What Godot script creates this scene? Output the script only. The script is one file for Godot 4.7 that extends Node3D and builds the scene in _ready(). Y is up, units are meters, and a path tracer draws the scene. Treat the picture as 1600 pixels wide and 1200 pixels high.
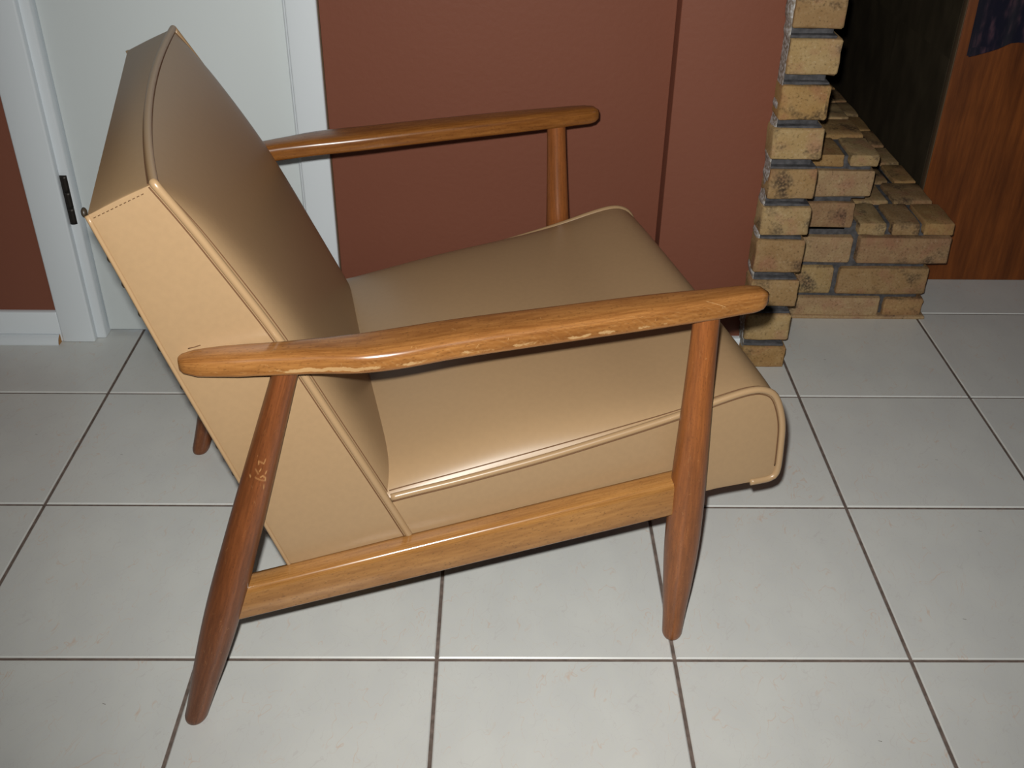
extends Node3D

# Armchair beside a brick pier, photographed with an on-camera flash.
# World: x right, y up, z towards the viewer; floor tiles are 0.33 m squares on the world grid.

const TILE := 0.33
var rng := RandomNumberGenerator.new()
var wobble := FastNoiseLite.new()
var M := {}
var chair: Node3D


# ---------------------------------------------------------------- helpers
func tag(o: Node, label := "", category := "", group := "", kind := "") -> Node:
	if label: o.set_meta("label", label)
	if category: o.set_meta("category", category)
	if group: o.set_meta("group", group)
	if kind: o.set_meta("kind", kind)
	return o


func start() -> SurfaceTool:
	var st := SurfaceTool.new()
	st.begin(Mesh.PRIMITIVE_TRIANGLES)
	return st


func finish(st: SurfaceTool) -> ArrayMesh:
	st.index()
	st.generate_normals()
	return st.commit()


func place(called: String, mesh: Mesh, m: Material, parent: Node = self, at := Vector3.ZERO) -> MeshInstance3D:
	var o := MeshInstance3D.new()
	o.name = called
	o.mesh = mesh
	o.material_override = m
	o.position = at
	parent.add_child(o, true)
	return o


func build(called: String, st: SurfaceTool, m: Material, parent: Node = self) -> MeshInstance3D:
	return place(called, finish(st), m, parent)


func structure(called: String, st: SurfaceTool, m: Material, label := "", parent: Node = self) -> MeshInstance3D:
	var o := build(called, st, m, parent)
	tag(o, label, "", "", "structure")
	return o


func holder(called: String, at := Vector3.ZERO, turn := 0.0) -> Node3D:
	var o := Node3D.new()
	o.name = called
	add_child(o, true)
	o.position = at
	o.rotation.y = turn
	return o


# rows of points -> smooth surface, wound so that it faces away from the point «inner»
func sheet(st: SurfaceTool, rows: Array, inner: Vector3, group := 0, ring := false, uvs := []) -> void:
	var face := 0.0
	for i in rows.size() - 1:
		var n: int = rows[i].size()
		for j in (n if ring else n - 1):
			var a: Vector3 = rows[i][j]
			var b: Vector3 = rows[i + 1][j]
			var d: Vector3 = rows[i][(j + 1) % n]
			face += (b - a).cross(d - a).dot(a - inner)
	st.set_smooth_group(group)
	for i in rows.size() - 1:
		var n: int = rows[i].size()
		for j in (n if ring else n - 1):
			var k := [[i, j], [i + 1, j], [i + 1, j + 1], [i, j], [i + 1, j + 1], [i, j + 1]]
			if face > 0.0:
				k = [[i, j], [i + 1, j + 1], [i + 1, j], [i, j], [i, j + 1], [i + 1, j + 1]]
			for c in k:
				if uvs.size():
					st.set_uv(uvs[c[0]][c[1]])
				else:
					st.set_uv(Vector2(float(c[1]) / n, float(c[0]) / rows.size()))
				st.add_vertex(rows[c[0]][c[1] % n])


# a box with rounded edges; «cuts» extra divisions, «rough» uneven faces
func rbox(st: SurfaceTool, lo: Vector3, hi: Vector3, r := 0.003, cuts := 1, rough := 0.0) -> void:
	var c := (lo + hi) / 2.0
	var h := (hi - lo) / 2.0
	r = minf(r, minf(h.x, minf(h.y, h.z)) * 0.98)
	var line := []
	for ax in 3:
		var l := [-h[ax], -h[ax] + r * 0.35, -h[ax] + r] if cuts > 1 else [-h[ax], -h[ax] + r]
		for k in range(1, cuts):
			l.append(lerpf(-h[ax] + r, h[ax] - r, float(k) / cuts))
		l.append_array([h[ax] - r, h[ax] - r * 0.35, h[ax]] if cuts > 1 else [h[ax] - r, h[ax]])
		line.append(l)
	for ax in 3:
		var b := (ax + 1) % 3
		var d := (ax + 2) % 3
		for s in [-1.0, 1.0]:
			var rows := []
			for p in line[b]:
				var row := []
				for q in line[d]:
					var v := Vector3()
					v[ax] = h[ax] * s
					v[b] = p
					v[d] = q
					var core := v.clamp(-h + Vector3.ONE * r, h - Vector3.ONE * r)
					var out := v - core
					if out.length() > 0.0:
						out = out.normalized()
					v = core + out * r
					if rough > 0.0:
						var w := c + v
						v += out * rough * (wobble.get_noise_3dv(w * 90.0) * 1.3 + wobble.get_noise_3dv(w * 260.0 + Vector3(7, 3, 1)))
					row.append((c + v).snapped(Vector3.ONE * 0.00001))
				rows.append(row)
			sheet(st, rows, c, 0)


# a tube along points
func tube(st: SurfaceTool, path: Array, r: float, sides := 8, group := 0) -> void:
	var frames := []
	var up := Vector3.UP
	var count := path.size()
	for i in count:
		var t: Vector3 = (path[mini(i + 1, count - 1)] - path[maxi(i - 1, 0)]).normalized()
		if i == 0:
			up = t.cross(Vector3(0.31, 0.5, 0.81)).normalized()
		else:
			up = (up - t * up.dot(t)).normalized()
		frames.append([path[i], up, t.cross(up)])
	var rows := []
	for k in [0] + range(count) + [count - 1]:
		var cap: bool = rows.size() == 0 or rows.size() == count + 1
		var row := []
		for j in sides:
			var a := TAU * j / sides
			row.append(frames[k][0] + (frames[k][1] * cos(a) + frames[k][2] * sin(a)) * (r * 0.05 if cap else r))
		rows.append(row)
	var face := 0.0
	st.set_smooth_group(group)
	for i in rows.size() - 1:
		for j in sides:
			var a: Vector3 = rows[i][j]
			face += (rows[i + 1][j] - a).cross(rows[i][(j + 1) % sides] - a).dot(a - path[clampi(i - 1, 0, count - 1)])
	for i in rows.size() - 1:
		for j in sides:
			var q := [rows[i][j], rows[i + 1][j], rows[i + 1][(j + 1) % sides], rows[i][(j + 1) % sides]]
			for c in ([0, 2, 1, 0, 3, 2] if face > 0.0 else [0, 1, 2, 0, 2, 3]):
				st.set_uv(Vector2(float(j) / sides, float(i)))
				st.add_vertex(q[c])


# smooth curve through points (Vector2 or Vector3)
func curve(pts: Array, n: int) -> Array:
	var out := []
	var lens := [0.0]
	for i in pts.size() - 1:
		lens.append(lens[i] + (pts[i + 1] - pts[i]).length())
	var k := 0
	for i in n:
		var s: float = lens[-1] * i / (n - 1)
		while k < pts.size() - 2 and s > lens[k + 1]:
			k += 1
		var f: float = clampf((s - lens[k]) / maxf(lens[k + 1] - lens[k], 1e-6), 0.0, 1.0)
		var p0 = pts[maxi(k - 1, 0)]
		var p3 = pts[mini(k + 2, pts.size() - 1)]
		out.append(pts[k].cubic_interpolate(pts[k + 1], p0, p3, f))
	return out


# value of a table [[x, a, b ...], ...] at x, smoothed
func table(rows: Array, x: float, col := 1) -> float:
	var k := 0
	while k < rows.size() - 2 and x > rows[k + 1][0]:
		k += 1
	var f: float = clampf((x - rows[k][0]) / (rows[k + 1][0] - rows[k][0]), 0.0, 1.0)
	var p0 = rows[maxi(k - 1, 0)]
	var p3 = rows[mini(k + 2, rows.size() - 1)]
	return cubic_interpolate(rows[k][col], rows[k + 1][col], p0[col], p3[col], f)


# ---------------------------------------------------------------- textures
func noise(s: int, freq: float, octaves := 3, kind := FastNoiseLite.TYPE_SIMPLEX_SMOOTH) -> FastNoiseLite:
	var n := FastNoiseLite.new()
	n.seed = s
	n.noise_type = kind
	n.frequency = freq
	n.fractal_octaves = octaves
	return n


func picture(w: int, h: int, paint: Callable) -> Image:
	var im := Image.create(w, h, false, Image.FORMAT_RGB8)
	for y in h:
		for x in w:
			im.set_pixel(x, y, paint.call(x, y))
	return im


func tex(im: Image) -> ImageTexture:
	return ImageTexture.create_from_image(im)


func mat(color: Color, rough := 0.6, spec := 0.5) -> StandardMaterial3D:
	var m := StandardMaterial3D.new()
	m.albedo_color = color
	m.roughness = rough
	m.metallic_specular = spec
	return m


func c8(r: float, g: float, b: float) -> Color:
	return Color(r / 255.0, g / 255.0, b / 255.0)


func grain_bump(m: StandardMaterial3D, s: int, freq: float, strength: float, scale: float, kind := FastNoiseLite.TYPE_SIMPLEX_SMOOTH) -> void:
	var t := NoiseTexture2D.new()
	t.width = 512
	t.height = 512
	t.seamless = true
	t.as_normal_map = true
	t.bump_strength = strength
	t.noise = noise(s, freq, 3, kind)
	m.normal_enabled = true
	m.normal_texture = t
	m.uv1_triplanar = true
	m.uv1_scale = Vector3.ONE * scale


# wood with the grain along x; «wear» gets (u, v, colour) and returns the worn colour
func wood_image(w: int, h: int, s: int, light: Color, dark: Color, length: float, girth: float, wear = null) -> Image:
	var broad := noise(s, 1.0, 2)
	var fine := noise(s + 1, 1.0, 2)
	var pore := noise(s + 2, 1.0, 1)
	return picture(w, h, func(x: int, y: int) -> Color:
		var a := length * x / w
		var b := girth * y / h
		var g := 0.5 + 0.42 * broad.get_noise_2d(a * 5.0 + 9.0, b * 42.0)
		g += 0.34 * fine.get_noise_2d(a * 26.0, b * 330.0)
		g += 0.10 * sin((b + 0.004 * broad.get_noise_2d(a * 9.0, b * 20.0)) * 900.0 + 3.0 * broad.get_noise_2d(a * 3.0, 4.0))
		var c := dark.lerp(light, clampf(g, 0.0, 1.0))
		var p := pore.get_noise_2d(a * 170.0, b * 1900.0)
		if p > 0.55:
			c = c.lerp(dark.darkened(0.35), (p - 0.55) * 1.4)
		if wear != null:
			c = wear.call(float(x) / w, float(y) / h, c)
		return c)


func scratches(im: Image, s: int, count: int, u0: float, u1: float, color: Color, longest: int) -> void:
	rng.seed = s
	for i in count:
		var x := rng.randf_range(u0, u1) * im.get_width()
		var y := rng.randf() * im.get_height()
		var a := rng.randf() * TAU
		var n := rng.randi_range(2, longest)
		var share := rng.randf_range(0.15, 0.6)
		for k in n:
			var px := clampi(int(x), 0, im.get_width() - 1)
			var py := posmod(int(y), im.get_height())
			im.set_pixel(px, py, im.get_pixel(px, py).lerp(color, share))
			x += cos(a) * 2.0
			y += sin(a)
			a += rng.randf_range(-0.4, 0.4)


func materials() -> void:
	wobble.seed = 5
	wobble.frequency = 1.0
	wobble.fractal_octaves = 2

	# vinyl of the cushions: flat tan with a fine pebble
	var vn := noise(11, 0.012, 3)
	var vt := tex(picture(512, 512, func(x: int, y: int) -> Color:
		var g := 1.0 + 0.02 * vn.get_noise_2d(x, y)
		return c8(156 * g, 128 * g, 95 * g)))
	var vinyl := mat(Color.WHITE, 0.37, 0.5)
	vinyl.albedo_texture = vt
	grain_bump(vinyl, 3, 0.09, 2.0, 14.0, FastNoiseLite.TYPE_CELLULAR)
	vinyl.normal_scale = 0.035
	M.vinyl = vinyl
	M.piping = mat(c8(160, 131, 97), 0.32)
	M.thread = mat(c8(98, 66, 38), 0.8)
	M.tack = mat(c8(48, 40, 30), 0.45)
	M.lining = mat(c8(60, 52, 44), 0.9)

	# wood of the frame
	var honey := c8(152, 104, 56)
	var brown := c8(114, 71, 34)
	var wn := noise(31, 1.0, 3)
	var pale := c8(188, 158, 116)
	# the outer arm: finish rubbed off along its outer lower edge
	var arm_im := wood_image(1024, 256, 21, honey, brown, 0.65, 0.14, func(u: float, v: float, c: Color) -> Color:
		var l := u * 0.65
		var w := v - 0.232 + 0.012 * wn.get_noise_2d(l * 40.0, 1.0)
		var rag := 0.45 + 0.9 * wn.get_noise_2d(l * 60.0, v * 34.0) + 0.6 * wn.get_noise_2d(l * 240.0, v * 120.0)
		var along := 0.0
		if u < 0.34:
			along = smoothstep(0.13, 0.19, u) * (1.0 - smoothstep(0.27, 0.34, u)) + 0.25 * wn.get_noise_2d(l * 50.0, 6.0)
		elif u < 0.80:
			along = 0.16 + 0.9 * wn.get_noise_2d(l * 24.0, 8.0)
		var band := clampf(1.0 - absf(w) / 0.017, 0.0, 1.0)
		var hit := clampf((band * along + 0.3 * rag - 0.32) * 5.0, 0.0, 1.0) * clampf(band * 4.0, 0.0, 1.0)
		c = c.lerp(pale, hit * 0.66)
		# chevron figure where the rounding cuts through the growth rings
		if v > 0.22 and v < 0.36 and u > 0.26:
			var z := sin(l * 620.0 + 9.0 * absf(sin(l * 34.0)) + v * 160.0)
			c = c.lerp(pale, 0.15 * clampf(0.4 + 1.5 * wn.get_noise_2d(l * 80.0, v * 30.0), 0.0, 1.0) * clampf(z, 0.0, 1.0) * clampf((0.36 - v) / 0.05, 0.0, 1.0))
		return c)
	for i in 60:
		var x := int(lerpf(0.872, 0.905, i / 59.0) * 1024)
		var y := int(lerpf(0.40, 0.285, i / 59.0) * 256)
		arm_im.set_pixel(x, y, arm_im.get_pixel(x, y).lerp(pale, 0.7))
	scratches(arm_im, 4, 160, 0.0, 1.0, pale, 7)
	scratches(arm_im, 5, 60, 0.0, 1.0, c8(80, 45, 20), 4)
	M.arm_worn = mat(Color.WHITE, 0.23, 0.5)
	M.arm_worn.albedo_texture = tex(arm_im)
	var arm2 := wood_image(1024, 256, 27, honey, brown, 0.65, 0.14)
	scratches(arm2, 6, 110, 0.0, 1.0, pale, 6)
	M.arm = mat(c8(238, 226, 205), 0.24, 0.5)
	M.arm.albedo_texture = tex(arm2)
	var rail_im := wood_image(1024, 256, 41, c8(166, 119, 66), c8(134, 90, 46), 0.6, 0.15)
	scratches(rail_im, 7, 50, 0.0, 1.0, pale, 5)
	M.rail = mat(Color.WHITE, 0.20, 0.5)
	M.rail.albedo_texture = tex(rail_im)
	# legs: redder, knocked and scuffed towards the foot (u = 0)
	var scuff := c8(176, 140, 100)
	var legs := []
	for k in 4:
		var im := wood_image(512, 256, 60 + 9 * k, [c8(126, 72, 38), c8(146, 86, 42)][k % 2], [c8(92, 51, 26), c8(112, 64, 30)][k % 2], 0.55, 0.13, func(u: float, v: float, c: Color) -> Color:
			var rub := wn.get_noise_2d(u * 60.0 + 40.0 * k, v * 40.0) + 0.8 * wn.get_noise_2d(u * 190.0, v * 110.0)
			return c.lerp(scuff, 0.6 * clampf(rub - 0.22 - u * 1.6, 0.0, 1.0)))
		scratches(im, 80 + k, 120, 0.0, 0.35, scuff, 6)
		scratches(im, 90 + k, 120, 0.2, 1.0, scuff, 6)
		legs.append(im)
	# pale rubbed marks half way up the nearest rear leg
	# (positions as measured on the photograph of the leg: across from its middle line, and down from its upper end)
	for stroke in [[545, 490, 540, 560], [560, 500, 640, 545, 680, 460], [470, 640, 520, 740], [540, 690, 580, 640], [360, 770, 370, 810], [450, 800, 540, 850, 640, 890, 645, 830, 600, 780, 550, 800], [650, 750, 680, 700], [600, 960, 590, 1050]]:
		for q in range(0, stroke.size() - 2, 2):
			for i in 40:
				var cx := lerpf(stroke[q], stroke[q + 2], i / 39.0)
				var cy := lerpf(stroke[q + 1], stroke[q + 3], i / 39.0)
				var across := clampf((cx - 640.0 + 0.34 * (cy - 600.0)) / 320.0, -0.95, 0.95)
				var x := int((0.448 - 0.0000687 * cy) / 0.56 * 512.0)
				var y := int((0.75 + asin(across) / TAU) * 256.0)
				for dx in 2:
					for dy in 3:
						legs[0].set_pixel(x + dx, y + dy, legs[0].get_pixel(x + dx, y + dy).lerp(c8(196, 156, 106), 0.055))
	M.legs = []
	for im in legs:
		var m := mat(Color.WHITE, 0.36, 0.5)
		m.albedo_texture = tex(im)
		M.legs.append(m)

	# floor tile: off-white ceramic with faint pinkish veins
	var tn := noise(71, 1.0, 3)
	var tile_im := picture(1024, 1024, func(x: int, y: int) -> Color:
		var a := x / 1024.0 * 0.66
		var b := y / 1024.0 * 0.66
		var c := c8(214, 215, 211)
		var cloud := tn.get_noise_2d(a * 9.0, b * 7.0)
		c = c.lerp(c8(208, 209, 206), clampf(0.5 + cloud, 0.0, 1.0) * 0.8)
		var warp := tn.get_noise_2d(a * 14.0 + 30.0, b * 9.0) * 0.025
		var v := absf(tn.get_noise_2d((a + warp) * 30.0, (b - warp) * 11.0 + 50.0))
		var where := clampf(tn.get_noise_2d(a * 11.0 + 80.0, b * 11.0) * 2.0 + 0.3, 0.0, 1.0)
		c = c.lerp(c8(210, 188, 172), clampf(1.0 - v * 34.0, 0.0, 1.0) * 0.75 * where)
		var v2 := absf(tn.get_noise_2d((a - warp) * 34.0 + 11.0, (b + warp) * 17.0))
		c = c.lerp(c8(194, 189, 186), clampf(1.0 - v2 * 36.0, 0.0, 1.0) * 0.4 * (1.0 - where))
		return c)
	for p in [[710, 420], [300, 820], [860, 120], [128, 300]]:
		for k in 7:
			tile_im.set_pixel(p[0] + k, p[1] + int(k / 3.0), c8(96, 88, 80))
	M.tile = mat(Color.WHITE, 0.32, 0.5)
	M.tile.albedo_texture = tex(tile_im)
	var gn := noise(77, 0.05, 3)
	M.grout = mat(Color.WHITE, 0.95, 0.2)
	M.grout.albedo_texture = tex(picture(256, 256, func(x: int, y: int) -> Color:
		var g := 1.0 + 0.22 * gn.get_noise_2d(x, y)
		return c8(112 * g, 99 * g, 92 * g)))
	M.grout.uv1_triplanar = true
	M.grout.uv1_world_triplanar = true
	M.grout.uv1_scale = Vector3.ONE * 4.0

	# painted surfaces
	M.brown = mat(c8(127, 77, 59), 0.62, 0.4)
	grain_bump(M.brown, 8, 0.03, 3.0, 4.0)
	M.brown.uv1_world_triplanar = true
	M.brown.normal_scale = 0.22
	M.white = mat(c8(222, 229, 234), 0.42, 0.5)
	M.door = mat(c8(214, 221, 222), 0.45, 0.5)
	grain_bump(M.door, 9, 0.02, 1.5, 3.0)
	M.door.normal_scale = 0.12
	M.cut_wood = mat(c8(178, 128, 70), 0.8)
	M.hinge = mat(c8(42, 37, 33), 0.45, 0.5)
	M.hinge.metallic = 0.5
	M.ceiling = mat(c8(215, 213, 208), 0.9)
	M.room = mat(c8(150, 120, 100), 0.9)

	# brick: ochre, sandy, with dark fire marks
	M.bricks = []
	for k in 3:
		var s := 120 + 20 * k
		var bn := noise(s, 1.0, 4)
		var warm := [c8(166, 138, 94), c8(158, 130, 90), c8(158, 128, 96)][k] as Color
		var im := picture(512, 512, func(x: int, y: int) -> Color:
			var a := x / 512.0 * 0.4
			var b := y / 512.0 * 0.4
			var c := warm.lerp(c8(176, 152, 112), clampf(0.4 + bn.get_noise_2d(a * 22.0, b * 22.0), 0.0, 1.0) * 0.7)
			c = c.lerp(c8(160, 112, 90), clampf(bn.get_noise_2d(a * 14.0 + 40.0, b * 14.0) * 2.0 - 0.25, 0.0, 1.0) * 0.5)
			var soot := bn.get_noise_2d(a * 11.0 + 90.0, b * 11.0)
			var speck := bn.get_noise_2d(a * 150.0, b * 150.0 + 20.0)
			c = c.lerp(c8(62, 54, 48), clampf((soot - 0.20) * 2.6, 0.0, 1.0) * clampf(0.72 + speck * 1.0, 0.0, 1.0) * 0.8)
			c = c.darkened(clampf(speck - 0.28, 0.0, 1.0) * 0.8)
			c = c.lightened(clampf(-speck - 0.3, 0.0, 1.0) * 0.5)
			return c)
		for j in 3:
			var m := mat([Color.WHITE, c8(236, 228, 226), c8(244, 232, 216)][j], 0.9, 0.3)
			m.albedo_texture = tex(im) if j == 0 else M.bricks[-1].albedo_texture
			m.uv1_triplanar = true
			m.uv1_world_triplanar = true
			m.uv1_scale = Vector3.ONE * 2.5
			m.uv1_offset = Vector3(0.37 * j, 0.21 * j, 0.13 * j + 0.3 * k)
			m.heightmap_enabled = false
			M.bricks.append(m)
	var mn := noise(201, 0.04, 4)
	M.mortar = mat(Color.WHITE, 0.95, 0.2)
	M.mortar.albedo_texture = tex(picture(256, 256, func(x: int, y: int) -> Color:
		var g := 1.0 + 0.3 * mn.get_noise_2d(x, y)
		return c8(84 * g, 83 * g, 85 * g)))
	M.mortar.uv1_triplanar = true
	M.mortar.uv1_world_triplanar = true
	M.mortar.uv1_scale = Vector3.ONE * 6.0
	var cn := noise(205, 0.05, 4)
	M.caulk = mat(Color.WHITE, 0.9, 0.3)
	M.caulk.albedo_texture = tex(picture(256, 256, func(x: int, y: int) -> Color:
		var g := clampf(0.5 + 1.3 * cn.get_noise_2d(x, y), 0.0, 1.0)
		return c8(132, 120, 104).lerp(c8(206, 208, 210), g)))
	M.caulk.uv1_triplanar = true
	M.caulk.uv1_world_triplanar = true
	M.caulk.uv1_scale = Vector3.ONE * 8.0

	# dark side wall and the wood panel
	var dn := noise(221, 0.02, 4)
	M.dark = mat(Color.WHITE, 0.9, 0.2)
	M.dark.albedo_texture = tex(picture(256, 256, func(x: int, y: int) -> Color:
		var g := 1.0 + 0.3 * dn.get_noise_2d(x, y * 0.6)
		return c8(56 * g, 49 * g, 38 * g)))
	M.dark.uv1_triplanar = true
	M.dark.uv1_world_triplanar = true
	M.dark.uv1_scale = Vector3.ONE * 2.0
	var pn := noise(231, 1.0, 3)
	M.panel = mat(Color.WHITE, 0.4, 0.4)
	M.panel.albedo_texture = tex(picture(512, 512, func(x: int, y: int) -> Color:
		var a := x / 512.0
		var b := y / 512.0
		var g := 0.5 + 0.5 * pn.get_noise_2d(a * 11.0, b * 1.6) + 0.35 * pn.get_noise_2d(a * 60.0 + 9.0, b * 4.0) + 0.2 * pn.get_noise_2d(a * 300.0, b * 14.0)
		return c8(82, 41, 15).lerp(c8(138, 76, 31), clampf(g, 0.0, 1.0))))
	M.panel.uv1_triplanar = true
	M.panel.uv1_world_triplanar = true
	M.panel.uv1_scale = Vector3.ONE * 1.4
	M.edge = mat(c8(92, 74, 54), 0.7)
	var kn := noise(241, 0.03, 3)
	M.cloth = mat(Color.WHITE, 0.95, 0.1)
	M.cloth.albedo_texture = tex(picture(256, 256, func(x: int, y: int) -> Color:
		var g := clampf(0.35 + 1.2 * kn.get_noise_2d(x * 1.6, y * 0.5), 0.0, 1.0)
		return c8(28, 28, 42).lerp(c8(74, 54, 64), g * g)))
	M.cloth.uv1_triplanar = true
	M.cloth.uv1_scale = Vector3.ONE * 4.0
	M.cloth.rim_enabled = true
	M.cloth.rim = 0.4


# ---------------------------------------------------------------- the room
func floor_tiles(floor_node: Node) -> void:
	var half := TILE / 2.0 - 0.0026
	var kinds := []
	for k in 4:
		var st := start()
		var off := Vector2(0.5 * (k % 2), 0.5 * (k / 2))
		var ring := func(r: float, y: float) -> Array:
			return [Vector3(-r, y, -r), Vector3(r, y, -r), Vector3(r, y, r), Vector3(-r, y, r)]
		var low: Array = ring.call(half, -0.008)
		var mid: Array = ring.call(half, -0.0014)
		var top: Array = ring.call(half - 0.0016, 0.0)
		var put := func(a: Vector3, b: Vector3, c: Vector3) -> void:
			var out := (a + b + c) / 3.0 + Vector3(0, 0.05, 0)
			var l := [a, b, c] if (b - a).cross(c - a).dot(out) < 0.0 else [a, c, b]
			for v in l:
				st.set_uv(Vector2(v.x, v.z) / 0.66 + Vector2(0.25, 0.25) + off)
				st.add_vertex(v)
		st.set_smooth_group(-1)
		for i in 4:
			var j := (i + 1) % 4
			put.call(low[i], low[j], mid[j]); put.call(low[i], mid[j], mid[i])
			put.call(mid[i], mid[j], top[j]); put.call(mid[i], top[j], top[i])
		put.call(top[0], top[1], top[2]); put.call(top[0], top[2], top[3])
		kinds.append(finish(st))
	rng.seed = 17
	var rest := start()
	for i in range(-6, 11):
		for j in range(-8, 8):
			var at := Vector3((i + 0.5) * TILE, 0, (j + 0.5) * TILE)
			var k := rng.randi_range(0, 3)
			var turn := PI * rng.randi_range(0, 1)
			var solid := at.z < -0.85 and at.x < 1.3
			if i >= -2 and i <= 6 and j >= -4 and j <= 0 and not solid or (j == -3 and i >= -2 and i <= 4):
				var o := place("tile", kinds[k], M.tile, floor_node, at + Vector3(0, rng.randf_range(-0.0004, 0.0), 0))
				o.rotation.y = turn
			else:
				rest.append_from(kinds[k], 0, Transform3D(Basis(Vector3.UP, turn), at))
	var r := MeshInstance3D.new()
	r.name = "tile_field"
	r.mesh = rest.commit()
	r.material_override = M.tile
	floor_node.add_child(r, true)
	tag(r, "", "", "", "stuff")


func plain_box(called: String, lo: Vector3, hi: Vector3, m: Material, label := "", r := 0.002, parent: Node = self) -> MeshInstance3D:
	var st := start()
	rbox(st, lo, hi, r)
	return structure(called, st, m, label, parent)


func room() -> void:
	var f := plain_box("floor", Vector3(-2.0, -0.12, -2.7), Vector3(3.7, -0.0028, 2.7), M.grout, "floor of square off-white tiles with dark grout")
	floor_tiles(f)
	plain_box("ceiling", Vector3(-2.1, 2.4, -2.8), Vector3(3.8, 2.5, 2.8), M.ceiling, "white ceiling")
	# back wall: left of the door, right of the door, and the part that stands 4.5 cm forward
	var wb := holder("wall_back")
	tag(wb, "reddish brown painted wall behind the armchair", "", "", "structure")
	var zw := -0.86
	for b in [[Vector3(-2.0, 0, zw - 0.12), Vector3(-0.10, 2.4, zw)], [Vector3(0.39, 0, zw - 0.12), Vector3(1.0485, 2.4, zw)], [Vector3(-0.11, 2.05, zw - 0.12), Vector3(0.40, 2.4, zw)], [Vector3(1.0475, 0, zw - 0.12), Vector3(1.236, 2.4, -0.810)]]:
		var st := start()
		rbox(st, b[0], b[1], 0.0015)
		build("wall_panel", st, M.brown, wb)
	plain_box("wall_front", Vector3(-2.1, -0.1, 2.7), Vector3(3.8, 2.4, 2.8), M.room)
	plain_box("wall_left", Vector3(-2.1, -0.1, -0.98), Vector3(-2.0, 2.4, 2.7), M.room)
	plain_box("wall_far", Vector3(1.2, -0.1, -2.8), Vector3(3.8, 2.4, -2.7), M.dark)
	plain_box("wall_inner", Vector3(1.22, 0, -2.7), Vector3(1.31, 2.4, -0.97), M.dark)
	# right wall with the window that gives the faint daylight
	var wr := holder("wall_right")
	tag(wr, "", "", "", "structure")
	for b in [[Vector3(3.7, -0.1, -2.7), Vector3(3.8, 2.4, -0.4)], [Vector3(3.7, -0.1, 1.0), Vector3(3.8, 2.4, 2.7)], [Vector3(3.7, -0.1, -0.4), Vector3(3.8, 0.9, 1.0)], [Vector3(3.7, 2.1, -0.4), Vector3(3.8, 2.4, 1.0)]]:
		var st := start()
		rbox(st, b[0], b[1], 0.002)
		build("wall_panel", st, M.room, wr)
	var wst := start()
	for b in [[Vector3(3.69, 0.88, -0.42), Vector3(3.76, 0.94, 1.02)], [Vector3(3.69, 2.06, -0.42), Vector3(3.76, 2.12, 1.02)], [Vector3(3.69, 0.88, -0.44), Vector3(3.76, 2.12, -0.38)], [Vector3(3.69, 0.88, 0.98), Vector3(3.76, 2.12, 1.04)], [Vector3(3.70, 0.9, 0.28), Vector3(3.75, 2.1, 0.32)]]:
		rbox(wst, b[0], b[1], 0.004)
	structure("window_1", wst, M.white)

	# door with casing
	var wood_door := start()
	rbox(wood_door, Vector3(-0.0625, 0.012, -0.915), Vector3(0.3655, 2.03, -0.878), 0.0025)
	var dr := structure("door_1", wood_door, M.door, "flat white door behind the armchair backrest")
	var hs := start()
	for k in 3:
		var y0 := 0.257 + 0.033 * k
		var path := []
		for i in 6:
			path.append(Vector3(-0.0775, y0 + 0.0326 * i / 5.0, -0.866))
		tube(hs, path, 0.0085, 12)
	rbox(hs, Vector3(-0.0785, 0.257, -0.8775), Vector3(-0.0765, 0.354, -0.868), 0.0005)
	tag(build("hinge", hs, M.hinge, dr), "dark bronze hinge on the white door edge")
	var jamb := start()
	rbox(jamb, Vector3(-0.10, 0, -0.99), Vector3(-0.0655, 2.05, -0.862), 0.004)
	structure("trim_1", jamb, M.white, "white door jamb on the hinge side")
	var jamb2 := start()
	rbox(jamb2, Vector3(0.3675, 0, -0.99), Vector3(0.40, 2.05, -0.862), 0.003)
	structure("trim_2", jamb2, M.white)
	for c in [["trim_3", -0.150, -0.0835], ["trim_4", 0.3735, 0.4285]]:
		var st := start()
		# moulded casing: thin at the door side, a soft step, thicker outside
		var out_left: bool = c[1] < 0.0
		rbox(st, Vector3(c[1], 0, -0.872), Vector3(c[2], 2.11, -0.8465 if out_left else -0.8485), 0.004, 2)
		structure(c[0], st, M.white, "white door casing " + ("left of the hinge" if out_left else "between door and brown wall"))
	var bead := start()
	rbox(bead, Vector3(0.4280, 0.068, -0.862), Vector3(0.4308, 2.11, -0.8555), 0.001)
	build("filler_bead", bead, M.edge, get_node("trim_4"))
	# baseboards and the quarter round in front of the left one
	plain_box("baseboard_left", Vector3(-2.0, 0, -0.864), Vector3(-0.1495, 0.068, -0.849), M.white, "white baseboard under the brown wall left of the door", 0.003)
	plain_box("baseboard_back", Vector3(0.4285, 0, -0.864), Vector3(1.047, 0.068, -0.849), M.white, "white baseboard behind the armchair", 0.003)
	plain_box("baseboard_right", Vector3(1.047, 0, -0.82), Vector3(1.2305, 0.046, -0.797), M.white, "white baseboard beside the brick pier", 0.003)
	var q := start()
	var rows := []
	for x in [-2.0, -0.1535]:
		var row := [Vector3(x, 0.0, -0.85)]
		for k in 9:
			var a := PI / 2.0 * k / 8.0
			row.append(Vector3(x, 0.018 * cos(a), -0.85 + 0.017 * sin(a)))
		rows.append(row)
	sheet(q, rows, Vector3(-1.0, 0.005, -0.847), 0, true)
	var sh := structure("trim_5", q, M.white, "white quarter round along the left baseboard")
	var cap := start()
	cap.set_smooth_group(-1)
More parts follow.
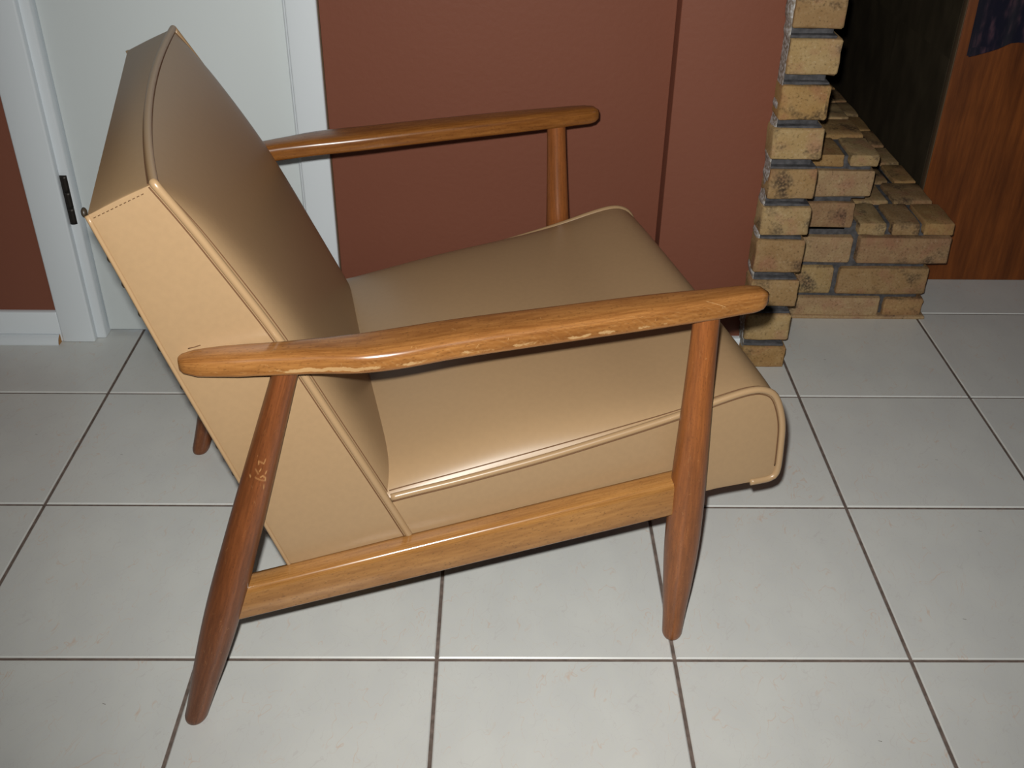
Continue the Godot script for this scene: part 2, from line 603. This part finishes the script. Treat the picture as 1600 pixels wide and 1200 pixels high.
	for k in range(1, 9):
		for v in [rows[1][0], rows[1][k], rows[1][k + 1]]:
			cap.add_vertex(v + Vector3(0.0004, 0, 0))
	tag(build("cut_end", cap, M.cut_wood, sh), "bare sawn wood end of the quarter round")


# ---------------------------------------------------------------- brickwork
func brick(parent: Node, lo: Vector3, hi: Vector3, m: Material, r := 0.005, called := "brick") -> void:
	var st := start()
	var j := Vector3(rng.randf_range(-1, 1), rng.randf_range(-1, 1), rng.randf_range(-1, 1)) * 0.0012
	rbox(st, lo + j, hi + j, r, 3, 0.0014)
	build(called, st, m, parent)


func brick_pier() -> void:
	rng.seed = 41
	var p := holder("brick_pier", Vector3(1.27, 0, -0.85))
	tag(p, "narrow pier of stacked tan bricks at the end of the brown wall", "pier")
	var o := p.position
	# tops and bottoms of the courses as they stand in the photograph
	var courses := [[0.0, 0.047], [0.062, 0.120], [0.137, 0.193], [0.211, 0.278], [0.287, 0.344], [0.359, 0.415], [0.433, 0.490], [0.506, 0.567], [0.586, 0.646], [0.661, 0.720], [0.735, 0.793], [0.808, 0.866]]
	var pick := [5, 0, 1, 4, 3, 1, 0, 2, 0, 4, 1, 3]
	for k in courses.size():
		var c: Array = courses[k]
		var l := 1.2255 + rng.randf_range(-0.003, 0.003)
		var r := 1.3135 + rng.randf_range(-0.002, 0.003)
		brick(p, Vector3(l, c[0], -0.955) - o, Vector3(r, c[1], -0.763 + rng.randf_range(-0.001, 0.001)) - o, M.bricks[pick[k]])
	var more := start()
	var y := 0.881
	while y < 2.34:
		rbox(more, Vector3(1.2255, y, -0.955) - o, Vector3(1.3135, y + 0.058, -0.763) - o, 0.005)
		y += 0.0733
	tag(build("upper_bricks", more, M.bricks[1], p), "", "", "", "stuff")
	var mo := start()
	rbox(mo, Vector3(1.2295, 0.0, -0.95) - o, Vector3(1.303, 2.4, -0.783) - o, 0.003)
	build("mortar", mo, M.mortar, p)
	for c in courses:
		var bed := start()
		rbox(bed, Vector3(1.2275, c[1] - 0.001, -0.94) - o, Vector3(1.3085 + rng.randf_range(-0.003, 0.002), c[1] + 0.0045, -0.7695) - o, 0.003, 3, 0.0012)
		build("mortar_bed", bed, M.mortar, p)
	# ragged bead of white filler between wall and bricks
	var st := start()
	var rows := []
	for i in 260:
		var yy := 0.04 + 0.86 * i / 259.0
		var w := 0.0055 * clampf(0.05 + 1.9 * wobble.get_noise_2d(yy * 17.0, 3.0), 0.0, 1.0) + 0.0012
		var row := []
		for k in 9:
			var a := PI * k / 8.0
			var e := 1.0 + 0.12 * wobble.get_noise_3d(yy * 120.0, k * 0.5, 2.0)
			row.append(Vector3(1.2275 - w * sin(a) * e, yy, -0.795 - 0.024 * cos(a)) - o)
		rows.append(row)
	sheet(st, rows, Vector3(1.24, 0.4, -0.8) - o, 0)
	tag(build("filler_bead", st, M.caulk, p), "ragged white filler bead between wall and bricks")


func brick_ledge() -> void:
	rng.seed = 43
	var p := holder("brick_ledge", Vector3(1.5, 0, -1.4))
	tag(p, "low stepped brick ledge with overhanging caps running back behind the pier", "ledge")
	var o := p.position
	var z := -0.97
	# front bricks: x0, x1, y0, y1, how far they stand proud of z, kind
	var front := [
		[1.330, 1.561, 0.0, 0.047, 0.0, 6], [1.571, 1.655, 0.0, 0.046, 0.0, 8],
		[1.335, 1.449, 0.058, 0.120, 0.002, 0], [1.463, 1.653, 0.057, 0.119, 0.002, 4],
		[1.335, 1.475, 0.133, 0.191, 0.005, 6], [1.489, 1.680, 0.132, 0.191, 0.009, 7],
		[1.335, 1.469, 0.211, 0.265, 0.0, 7],
		[1.335, 1.494, 0.278, 0.334, 0.004, 6],
	]
	for b in front:
		brick(p, Vector3(b[0], b[2], z - 0.09) - o, Vector3(b[1], b[3], z + b[4]) - o, M.bricks[b[5]], 0.005)
	# flanks of the ledge behind the front bricks
	for k in 7:
		var z0 := z - 0.10 - 0.215 * k
		brick(p, Vector3(1.56, 0.0, z0 - 0.2) - o, Vector3(1.654, 0.047, z0) - o, M.bricks[3 + (k % 3)])
		brick(p, Vector3(1.56, 0.058, z0 - 0.2) - o, Vector3(1.652, 0.119, z0) - o, M.bricks[3 + ((k + 1) % 3)])
		brick(p, Vector3(1.56, 0.132, z0 - 0.2) - o, Vector3(1.669, 0.191, z0) - o, M.bricks[3 + ((k + 2) % 3)])
		brick(p, Vector3(1.39, 0.211, z0 - 0.2) - o, Vector3(1.469, 0.265, z0) - o, M.bricks[3 + ((k + 2) % 3)])
		brick(p, Vector3(1.39, 0.278, z0 - 0.2) - o, Vector3(1.493, 0.334, z0) - o, M.bricks[3 + (k % 3)])
	# lower cap: thin pavers, the first row laid as three headers
	for b in [[1.480, 1.536, 2], [1.548, 1.605, 0], [1.616, 1.677, 1]]:
		brick(p, Vector3(b[0], 0.1985, z - 0.094) - o, Vector3(b[1], 0.2255, z + 0.010) - o, M.bricks[[4, 5, 3][b[2]]], 0.004, "cap_brick")
	for k in 12:
		var z0 := z - 0.106 - 0.112 * k
		var cut := 1.575 + 0.05 * sin(k * 2.4)
		brick(p, Vector3(1.480, 0.1985, z0 - 0.10) - o, Vector3(cut, 0.2255, z0) - o, M.bricks[3 + (k % 3)], 0.004, "cap_brick")
		brick(p, Vector3(cut + 0.012, 0.1985, z0 - 0.10) - o, Vector3(1.670, 0.2255, z0) - o, M.bricks[3 + ((k + 1) % 3)], 0.004, "cap_brick")
	# upper cap
	for b in [[1.335, 1.424, 0], [1.438, 1.495, 1]]:
		brick(p, Vector3(b[0], 0.3455, z - 0.094) - o, Vector3(b[1], 0.3695, z + 0.008) - o, M.bricks[[5, 3][b[2]]], 0.004, "cap_brick")
	for k in 12:
		var z0 := z - 0.106 - 0.112 * k
		brick(p, Vector3(1.335, 0.3455, z0 - 0.10) - o, Vector3(1.495, 0.3695, z0) - o, M.bricks[3 + ((k + 2) % 3)], 0.004, "cap_brick")
	var mo := start()
	rbox(mo, Vector3(1.325, 0.0, -2.62) - o, Vector3(1.642, 0.2165, z - 0.011) - o, 0.003)
	rbox(mo, Vector3(1.60, 0.125, -2.62) - o, Vector3(1.668, 0.2165, z - 0.008) - o, 0.003)
	rbox(mo, Vector3(1.325, 0.20, -2.62) - o, Vector3(1.460, 0.361, z - 0.011) - o, 0.003)
	rbox(mo, Vector3(1.44, 0.272, -2.62) - o, Vector3(1.486, 0.361, z - 0.008) - o, 0.003)
	build("mortar", mo, M.mortar, p)
	# sandy mortar skirt where the ledge meets the tiles
	var sk := start()
	rbox(sk, Vector3(1.325, -0.002, z - 0.02) - o, Vector3(1.664, 0.007, z + 0.006) - o, 0.004, 3, 0.001)
	build("mortar_skirt", sk, M.bricks[6], p)


func side_wall_and_cabinet() -> void:
	plain_box("wall_side", Vector3(1.6735, 0, -2.7), Vector3(1.78, 2.4, -1.172), M.dark, "dark wall rising behind the brick ledge")
	var p := holder("wood_cabinet", Vector3(2.1, 0, -1.3))
	tag(p, "reddish brown cabinet with a tall plain vertical grain front right of the brick ledge", "cabinet")
	var o := p.position
	var body := start()
	rbox(body, Vector3(1.79, 0, -1.70) - o, Vector3(2.75, 0.93, -1.169) - o, 0.003)
	build("body", body, M.dark, p)
	var fr := start()
	rbox(fr, Vector3(1.6755, 0.0, -1.168) - o, Vector3(2.75, 0.93, -1.15) - o, 0.002)
	build("front_panel", fr, M.panel, p)
	var ed := start()
	rbox(ed, Vector3(1.6735, 0.0, -1.169) - o, Vector3(1.6755, 0.93, -1.1495) - o, 0.0007)
	tag(build("edge_strip", ed, M.edge, p), "pale edge strip of the wood front")
	var top := start()
	rbox(top, Vector3(1.79, 0.931, -1.71) - o, Vector3(2.77, 0.955, -1.135) - o, 0.004)
	build("worktop", top, M.panel, p)
	# cloth hung over the top, in soft folds
	var st := start()
	for s in 2:
		var rows := []
		for i in 40:
			var x := 1.683 + 0.6 * i / 39.0 if s == 0 else 1.683 + 0.6 * i / 39.0
			var row := []
			var fold := 0.010 * sin(x * 38.0) + 0.007 * sin(x * 83.0 + 1.0)
			var hem := 0.541 + 0.010 * tanh((x - 1.73) * 40.0) - 0.006 + 0.004 * sin(x * 21.0)
			for k in 26:
				var t := k / 25.0
				var y := lerpf(hem, 0.962, t)
				var zz := -1.122 + fold * (1.0 - t * 0.7) - 0.010 * t
				row.append(Vector3(x, y, zz + (-0.009 if s == 1 else 0.0)) - o + Vector3(2.1, 0, -1.3) - Vector3(2.0, 0.54, -1.13))
			for k in 3:
				row.append(Vector3(x, 0.964 + 0.003 * sin(x * 30.0) + (0.0 if s == 0 else -0.007), -1.136 - 0.012 * (k + 1)) - Vector3(2.0, 0.54, -1.13))
			rows.append(row)
		sheet(st, rows, Vector3(0, 0.2, -0.2) if s == 0 else Vector3(0, 0.2, 0.3), s)
	var cl := build("plush_cloth", st, M.cloth)
	cl.position = Vector3(2.0, 0.54, -1.13)
	tag(cl, "dark purple plush cloth hanging over the wood cabinet front", "cloth")


# ---------------------------------------------------------------- the armchair
# chair coordinates: u to the front, y up, v from the near side to the far side
func P(u: float, y: float, v: float) -> Vector3:
	return Vector3(u - 0.328, y, 0.296 - v)


func leg(called: String, rings: Array, m: Material, flip: bool) -> void:
	var st := start()
	var rows := []
	var uvs := []
	var n := 28
	for r in rings:
		var row := []
		var uv := []
		for k in n:
			var a := TAU * k / n
			var v: float = r[2] + r[3] * sin(a)
			row.append(P(r[0] + r[3] * cos(a), r[1], 0.592 - v if flip else v))
			uv.append(Vector2(r[1] / 0.56, float(k) / n))
		uv.append(Vector2(r[1] / 0.56, 1.0))
		rows.append(row)
		uvs.append(uv)
	var mid: Vector3 = rows[rows.size() / 2][0].lerp(rows[rows.size() / 2][n / 2], 0.5)
	# close the foot
	var foot := []
	var fuv := []
	for k in n:
		foot.append(P(rings[0][0], rings[0][1], 0.592 - rings[0][2] if flip else rings[0][2]))
		fuv.append(Vector2(0, float(k) / n))
	fuv.append(Vector2(0, 1))
	rows.push_front(foot)
	uvs.push_front(fuv)
	sheet(st, rows, mid, 0, true, uvs)
	build(called, st, m, chair)


func leg_rings(base: Vector3, top: Vector3, radii: Array) -> Array:
	# base and top are (u, y, v); radii: [[height, radius], ...]
	var out := []
	for h in [0.0, 0.0015, 0.005, 0.01] + range(20, 521, 20).map(func(q): return q / 1000.0) + [top.y]:
		var t: float = h / top.y
		var c := base.lerp(top, t)
		var r := table(radii, h)
		if h < 0.009:
			r *= [0.72, 0.86, 0.96][[0.0, 0.0015, 0.005].find(h)]
		out.append([c.x, h, c.z, r])
	return out


func armrest(m: Material, far: bool) -> void:
	var plan := [  # u, outer edge v, inner edge v
		[0.062, 0.000, 0.009], [0.066, -0.006, 0.0145], [0.080, -0.0125, 0.0175], [0.115, -0.0195, 0.0165], [0.152, -0.025, 0.0125], [0.204, -0.0355, 0.007], [0.245, -0.0465, 0.005],
		[0.285, -0.0495, 0.0055], [0.340, -0.0465, 0.006], [0.450, -0.0455, 0.003], [0.565, -0.0445, 0.0], [0.646, -0.0415, -0.005], [0.685, -0.0385, -0.008], [0.699, -0.035, -0.0115], [0.7065, -0.029, -0.018]]
	var low := [[0.06, 0.5195], [0.12, 0.520], [0.19, 0.5215], [0.40, 0.530], [0.64, 0.5375], [0.71, 0.5395]]
	var thick := [[0.06, 0.010], [0.064, 0.016], [0.08, 0.0225], [0.12, 0.0255], [0.25, 0.0275], [0.6, 0.0275], [0.685, 0.0265], [0.699, 0.023], [0.7065, 0.014]]
	var st := start()
	var rows := []
	var uvs := []
	var n := 36
	var us := [0.062, 0.0635, 0.066, 0.070, 0.075]
	for k in 60:
		us.append(lerpf(0.08, 0.685, k / 59.0))
	us.append_array([0.690, 0.695, 0.699, 0.703, 0.7065])
	for u in us:
		var a := table(plan, u, 1)
		var b := table(plan, u, 2)
		var y0 := table(low, u)
		var t := table(thick, u)
		# the tips are rounded in plan and in height about the middle of the thickness
		y0 += (0.0265 - t) * 0.45 if t < 0.0255 else 0.0
		var row := []
		var uv := []
		for k in n:
			var g := TAU * k / n - PI / 2.0
			var c := cos(g)
			var s := sin(g)
			var e := 0.62 if s > 0.0 else 0.42
			var w := (b - a) / 2.0
			var v := (a + b) / 2.0 - w * signf(c) * pow(absf(c), e)
			var y := y0 + t * 0.42 + (t * 0.58 if s > 0.0 else t * 0.42) * signf(s) * pow(absf(s), e)
			row.append(P(u, y, 0.592 - v if far else v))
			uv.append(Vector2((u - 0.06) / 0.65, float(k) / n))
		uv.append(Vector2((u - 0.06) / 0.65, 1.0))
		rows.append(row)
		uvs.append(uv)
	for end in [0, rows.size() - 1]:
		var c := Vector3.ZERO
		for q in rows[end]: c += q / n
		var row := []
		for k in n: row.append(c)
		if end == 0:
			rows.push_front(row)
			uvs.push_front(uvs[0])
		else:
			rows.push_back(row)
			uvs.push_back(uvs[-1])
	sheet(st, rows, P(0.4, 0.54, 0.612 if far else -0.02), 0, true, uvs)
	var o := build("armrest", st, m, chair)
	if not far:
		tag(o, "armrest with finish worn pale along its outer edge")


func side_rail(far: bool) -> void:
	var st := start()
	var rows := []
	var uvs := []
	var section := []  # (v, share of height), clockwise round the bar
	for q in [[-0.017, 0.05], [-0.017, 0.45], [-0.017, 0.80], [-0.0165, 0.88], [-0.0145, 0.955], [-0.011, 0.99], [-0.006, 1.0], [0.004, 1.0], [0.009, 0.985], [0.010, 0.93], [0.010, 0.5], [0.010, 0.04], [0.0095, 0.0], [-0.0155, 0.0]]:
		section.append(q)
	var n := section.size()
	for i in 25:
		var u := lerpf(0.062, 0.655, i / 24.0)
		var y1 := 0.2245 + 0.1345 * (u - 0.1)
		var y0 := 0.1765 + 0.1245 * (u - 0.1)
		var row := []
		var uv := []
		for k in n:
			var v: float = section[k][0] + 0.004 - 0.006 * (u - 0.06) / 0.6
			row.append(P(u, lerpf(y0, y1, section[k][1]), 0.592 - v if far else v))
			uv.append(Vector2((u - 0.06) / 0.6, float(k) / n))
		uv.append(Vector2((u - 0.06) / 0.6, 1.0))
		rows.append(row)
		uvs.append(uv)
	sheet(st, rows, P(0.35, 0.23, 0.596 if far else -0.004), 0, true, uvs)
	build("side_rail", st, M.rail, chair)


# a padded side panel: outline shrunk towards its middle, puffed outwards
func side_panel(st: SurfaceTool, outline: Array, v: float, out: float, puff: float) -> void:
	var c := Vector2.ZERO
	for q in outline: c += q / outline.size()
	var rows := []
	for r in [1.0, 0.985, 0.96, 0.9, 0.75, 0.5, 0.25, 0.1, 0.0]:
		var row := []
		for q in outline:
			var w: Vector2 = c.lerp(q, r)
			row.append(P(w.x, w.y, v + out * puff * (1.0 - pow(r, 16.0))))
		rows.append(row)
	sheet(st, rows, P(c.x, c.y, v - out * 0.1), 7 if out < 0 else 8, true)


func cushions() -> void:
	var va := 0.012
	var vb := 0.580
	var ns := 76
	var ss := []
	for j in ns + 1:
		var a := -1.0 + 2.0 * j / ns
		ss.append(signf(a) * (1.0 - pow(1.0 - absf(a), 2.1)))  # finer near the edges
	# ---- backrest
	var bk := curve([Vector2(0.005, 0.700), Vector2(0.026, 0.627), Vector2(0.052, 0.535), Vector2(0.102, 0.370), Vector2(0.147, 0.222), Vector2(0.158, 0.19)], 40)
	var fr := curve([Vector2(0.070, 0.727), Vector2(0.0935, 0.686), Vector2(0.117, 0.642), Vector2(0.167, 0.543), Vector2(0.217, 0.427), Vector2(0.265, 0.314), Vector2(0.293, 0.246), Vector2(0.310, 0.205)], 60)
	var len_f := 0.0
	var nf := []
	var df := [0.0]
	for i in fr.size():
		var t: Vector2 = (fr[mini(i + 1, fr.size() - 1)] - fr[maxi(i - 1, 0)]).normalized()
		nf.append(Vector2(-t.y, t.x))
		if i > 0:
			len_f += (fr[i] - fr[i - 1]).length()
			df.append(len_f)
	var face := func(i: int, s: float) -> Vector3:
		var d: float = df[i]
		var edge := (1.0 - absf(s)) * (vb - va) / 2.0
		var crown := 0.023 * (1.0 - exp(-edge / (0.010 + 0.017 * (1.0 - exp(-d / 0.12))))) * (1.0 - exp(-d / 0.07))
		var q: Vector2 = fr[i] + nf[i] * crown
		q.x -= 0.017 * (1.0 - s * s) * exp(-d / 0.09)
		return P(q.x, q.y, lerpf(va, vb, (s + 1.0) / 2.0))
	var st := start()
	var rows := []
	for i in fr.size():
		var row := []
		for s in ss: row.append(face.call(i, s))
		rows.append(row)
	sheet(st, rows, P(0.1, 0.4, 0.3), 1)
	# top
	rows = []
	for k in 9:
		var row := []
		for j in ss.size():
			var s: float = ss[j]
			var b := P(bk[0].x, bk[0].y, lerpf(va, vb, (s + 1.0) / 2.0))
			var f: Vector3 = face.call(0, s)
			var q := b.lerp(f, k / 8.0)
			q.y += 0.004 * sin(PI * k / 8.0) * pow(1.0 - s * s, 0.3)
			row.append(q)
		rows.append(row)
	sheet(st, rows, P(0.1, 0.4, 0.3), 2)
	# back and bottom
	rows = []
	for q in bk: rows.append([P(q.x, q.y, va), P(q.x, q.y, vb)])
	rows.append([P(fr[-1].x, fr[-1].y, va), P(fr[-1].x, fr[-1].y, vb)])
	sheet(st, rows, P(0.2, 0.5, 0.3), 3)
	var outline := fr.duplicate()
	var back := bk.duplicate()
	back.reverse()
	outline.append_array(back)
	var top_edge := []
	for k in range(1, 8): top_edge.append(bk[0].lerp(fr[0], k / 8.0))
	outline.append_array(top_edge)
	side_panel(st, outline, va, -1.0, 0.0012)
	side_panel(st, outline, vb, 1.0, 0.0012)
	var br := build("backrest", st, M.vinyl, chair)
	# piping round the front edge, and the dark stitch lines beside it
	var line := []
	for i in range(fr.size() - 1, -1, -1): line.append(face.call(i, -1.0))
	for j in range(1, ns): line.append(face.call(0, ss[j]))
	for i in fr.size(): line.append(face.call(i, 1.0))
	st = start()
	tube(st, line.duplicate(), 0.0046, 12)
	build("piping", st, M.piping, br)
	st = start()
	for side in 2:
		var s0 := -0.9775 if side == 0 else 0.9775
		var path := []
		var path2 := []
		for i in range(0, fr.size()):
			path.append(face.call(i, s0) + Vector3(nf[i].x, nf[i].y, 0) * -0.0002)
			var q: Vector2 = fr[i] - nf[i] * 0.0058
			path2.append(P(q.x, q.y, va - 0.0012 if side == 0 else vb + 0.0012))
		tube(st, path, 0.0008, 6)
		tube(st, path2, 0.0008, 6)
	var across := []
	var across2 := []
	for j in range(2, ns - 1):
		across.append(face.call(1, ss[j]).lerp(face.call(0, ss[j]), 0.35))
		var f: Vector3 = face.call(0, ss[j])
		var b := P(bk[0].x, bk[0].y, lerpf(va, vb, (ss[j] + 1.0) / 2.0))
		across2.append(f.lerp(b, 0.085) + Vector3(0, 0.0011, 0))
	tube(st, across, 0.0008, 6)
	tube(st, across2, 0.0008, 6)
	# stitches along the near top corner
	for k in 12:
		var q: Vector2 = bk[0].lerp(fr[0], 0.10 + 0.065 * k)
		var a := P(q.x - 0.001, q.y - 0.0045, va - 0.0026)
		tube(st, [a, a + Vector3(0.0022, 0.001, 0)], 0.0004, 5)
	build("stitching", st, M.thread, br)
	st = start()
	tube(st, [P(0.0735, 0.5453, va - 0.0013), P(0.080, 0.5462, va - 0.0013), P(0.0865, 0.5478, va - 0.0013)], 0.0006, 5)
	tag(build("scuff_mark", st, M.thread, br), "short dark scuff on the side of the backrest")
	st = start()
	var w1 := []
	var w2 := []
	for q in bk:
		w1.append(P(q.x - 0.0005, q.y, va))
		w2.append(P(q.x - 0.0005, q.y, vb))
	tube(st, w1, 0.0026, 8)
	build("rear_welt", st, M.piping, br)
	st = start()
	tube(st, w2, 0.0026, 8)
	build("rear_welt", st, M.piping, br)
	for y in [0.699, 0.657, 0.628, 0.585, 0.541, 0.497, 0.453, 0.409, 0.373, 0.33, 0.29]:
		var q: Vector2 = bk[0]
		for w in bk:
			if absf(w.y - y) < absf(q.y - y): q = w
		st = start()
		var path := []
		var ball := []
		for i in 7:
			var a := PI * i / 6.0
			var ring := []
			for k in 10:
				var b := TAU * k / 10.0
				ring.append(P(q.x - 0.0035, q.y, va + 0.008) + Vector3(cos(a) * 0.003, sin(a) * sin(b) * 0.0052, sin(a) * cos(b) * 0.0052))
			ball.append(ring)
		sheet(st, ball, P(q.x - 0.0035, q.y, va + 0.008), 0, true)
		build("tack", st, M.tack, br)

	# ---- seat
	var sp := curve([Vector2(0.215, 0.297), Vector2(0.271, 0.310), Vector2(0.36, 0.3225), Vector2(0.454, 0.338), Vector2(0.54, 0.3555), Vector2(0.63, 0.376), Vector2(0.689, 0.3925), Vector2(0.722, 0.3995), Vector2(0.742, 0.3985), Vector2(0.758, 0.389), Vector2(0.769, 0.368), Vector2(0.777, 0.339), Vector2(0.7805, 0.303), Vector2(0.782, 0.272), Vector2(0.780, 0.2605), Vector2(0.772, 0.2545), Vector2(0.745, 0.2525)], 110)
	var ht := [[0.2, 0.020], [0.27, 0.034], [0.35, 0.046], [0.45, 0.050], [0.55, 0.036], [0.65, 0.015], [0.74, 0.006], [0.80, 0.006]]
	var nsp := []
	for i in sp.size():
		var t: Vector2 = (sp[mini(i + 1, sp.size() - 1)] - sp[maxi(i - 1, 0)]).normalized()
		nsp.append(Vector2(-t.y, t.x))
	var top := func(i: int, s: float) -> Vector3:
		var h := table(ht, sp[i].x)
		if i > 80 and sp[i].y < 0.30:
			h = 0.006 * clampf((sp[i].y - 0.2525) / 0.03, 0.0, 1.0)
		var edge := (1.0 - absf(s)) * (vb - va) / 2.0
		var q: Vector2 = sp[i] + nsp[i] * h * (0.52 * (1.0 - exp(-edge / 0.019)) + 0.48 * (1.0 - s * s))
		return P(q.x, q.y, lerpf(va, vb, (s + 1.0) / 2.0))
	st = start()
	rows = []
	for i in sp.size():
		var row := []
		for s in ss: row.append(top.call(i, s))
		rows.append(row)
	sheet(st, rows, P(0.5, 0.26, 0.3), 1)
	outline = sp.filter(func(q): return q.x > 0.2695)
	var skip: int = sp.size() - outline.size()
	outline.append_array([Vector2(0.70, 0.2505), Vector2(0.65, 0.2445), Vector2(0.60, 0.239), Vector2(0.5, 0.228), Vector2(0.4, 0.217), Vector2(0.31, 0.207), Vector2(0.292, 0.25), Vector2(0.279, 0.28)])
	side_panel(st, outline, va, -1.0, 0.0012)
	side_panel(st, outline, vb, 1.0, 0.0012)
	var seat := build("seat_cushion", st, M.vinyl, chair)
	st = start()
	rows = []
	for q in outline.slice(sp.size() - skip - 1): rows.append([P(q.x, q.y, va), P(q.x, q.y, vb)])
	sheet(st, rows, P(0.5, 0.3, 0.3), 0)
	tag(build("underside", st, M.lining, seat), "dark lining under the seat")
	st = start()
	for s in [-1.0, 1.0]:
		var path := []
		for i in range(skip, sp.size()): path.append(top.call(i, s))
		tube(st, path, 0.0046, 12)
	build("piping", st, M.piping, seat)
	st = start()
	for side in 2:
		var path := []
		var path2 := []
		for i in range(skip, sp.size() - 8):
			path.append(top.call(i, -0.9775 if side == 0 else 0.9775) - Vector3(nsp[i].x, nsp[i].y, 0) * 0.0002)
			var q: Vector2 = sp[i] - nsp[i] * 0.0058
			path2.append(P(q.x, q.y, va - 0.0012 if side == 0 else vb + 0.0012))
		tube(st, path, 0.0008, 6)
		tube(st, path2, 0.0008, 6)
	build("stitching", st, M.thread, seat)


func armchair() -> void:
	# near rear foot stands at (0.352, 0, 0.102); the chair is turned 12.92 degrees
	var turn := deg_to_rad(12.9236)
	var u := Vector3(cos(turn), 0, -sin(turn))
	var v := Vector3(-sin(turn), 0, -cos(turn))
	chair = holder("armchair", Vector3(0.352, 0, 0.1018) + u * 0.328 + v * 0.296, turn)
	tag(chair, "low armchair with tan vinyl cushions and worn honey brown wooden frame on the tile floor", "armchair")
	cushions()
	var rear := [[0.0, 0.0140], [0.01, 0.0148], [0.04, 0.0160], [0.10, 0.0198], [0.16, 0.0222], [0.22, 0.0228], [0.30, 0.0212], [0.36, 0.0195], [0.44, 0.0168], [0.53, 0.0140]]
	var front := [[0.0, 0.0130], [0.01, 0.0140], [0.05, 0.0158], [0.10, 0.0192], [0.17, 0.0225], [0.23, 0.0230], [0.30, 0.0217], [0.40, 0.0185], [0.48, 0.0162], [0.545, 0.0150]]
	leg("leg", leg_rings(Vector3(0, 0, 0), Vector3(0.1725, 0.527, -0.008), rear), M.legs[0], false)
	leg("leg", leg_rings(Vector3(0.656, 0, 0), Vector3(0.636, 0.543, -0.023), front), M.legs[1], false)
	leg("leg", leg_rings(Vector3(0, 0, 0), Vector3(0.1725, 0.527, -0.008), rear), M.legs[2], true)
	leg("leg", leg_rings(Vector3(0.656, 0, 0), Vector3(0.636, 0.543, -0.023), front), M.legs[3], true)
	armrest(M.arm_worn, false)
	armrest(M.arm, true)
	side_rail(false)
	side_rail(true)


func _ready() -> void:
	# ---- camera
	var cam := Camera3D.new()
	cam.name = "camera"
	cam.fov = 40.1777
	cam.near = 0.05
	cam.far = 30.0
	add_child(cam)
	cam.transform = Transform3D(Basis(Vector3(0.99990961, 0.01116017, 0.00749805), Vector3(-0.00526029, 0.83794965, -0.54572219), Vector3(-0.01237334, 0.54563342, 0.83793262)), Vector3(0.744164, 1.112658, 1.010454))
	cam.current = true
	# ---- sky and exposure
	var we := WorldEnvironment.new()
	we.name = "environment"
	var env := Environment.new()
	env.background_mode = Environment.BG_SKY
	var sky := Sky.new()
	var sm := ProceduralSkyMaterial.new()
	sm.sky_top_color = Color(0.55, 0.66, 0.85)
	sm.sky_horizon_color = Color(0.80, 0.84, 0.90)
	sm.ground_bottom_color = Color(0.35, 0.34, 0.30)
	sm.ground_horizon_color = Color(0.6, 0.6, 0.58)
	sky.sky_material = sm
	env.sky = sky
	env.background_energy_multiplier = 0.5
	env.tonemap_mode = Environment.TONE_MAPPER_LINEAR
	env.tonemap_exposure = 1.0
	env.sdfgi_enabled = true
	env.ssao_enabled = true
	env.ssil_enabled = true
	we.environment = env
	add_child(we)
	# ---- the camera's flash, 1.7 cm left of the lens and 4 cm above it
	var flash := SpotLight3D.new()
	flash.name = "camera_flash"
	flash.light_energy = 2.6
	flash.light_color = Color(1.0, 0.995, 0.975)
	flash.light_size = 0.01
	flash.spot_angle = 50.0
	flash.spot_angle_attenuation = 1.0
	flash.spot_attenuation = 2.0
	flash.spot_range = 8.0
	flash.shadow_enabled = true
	add_child(flash)
	flash.look_at_from_position(Vector3(0.7268, 1.1460, 0.9885), Vector3(0.86, 0.30, -0.65), Vector3.UP)

	materials()
	room()
	side_wall_and_cabinet()
	brick_pier()
	brick_ledge()
	armchair()
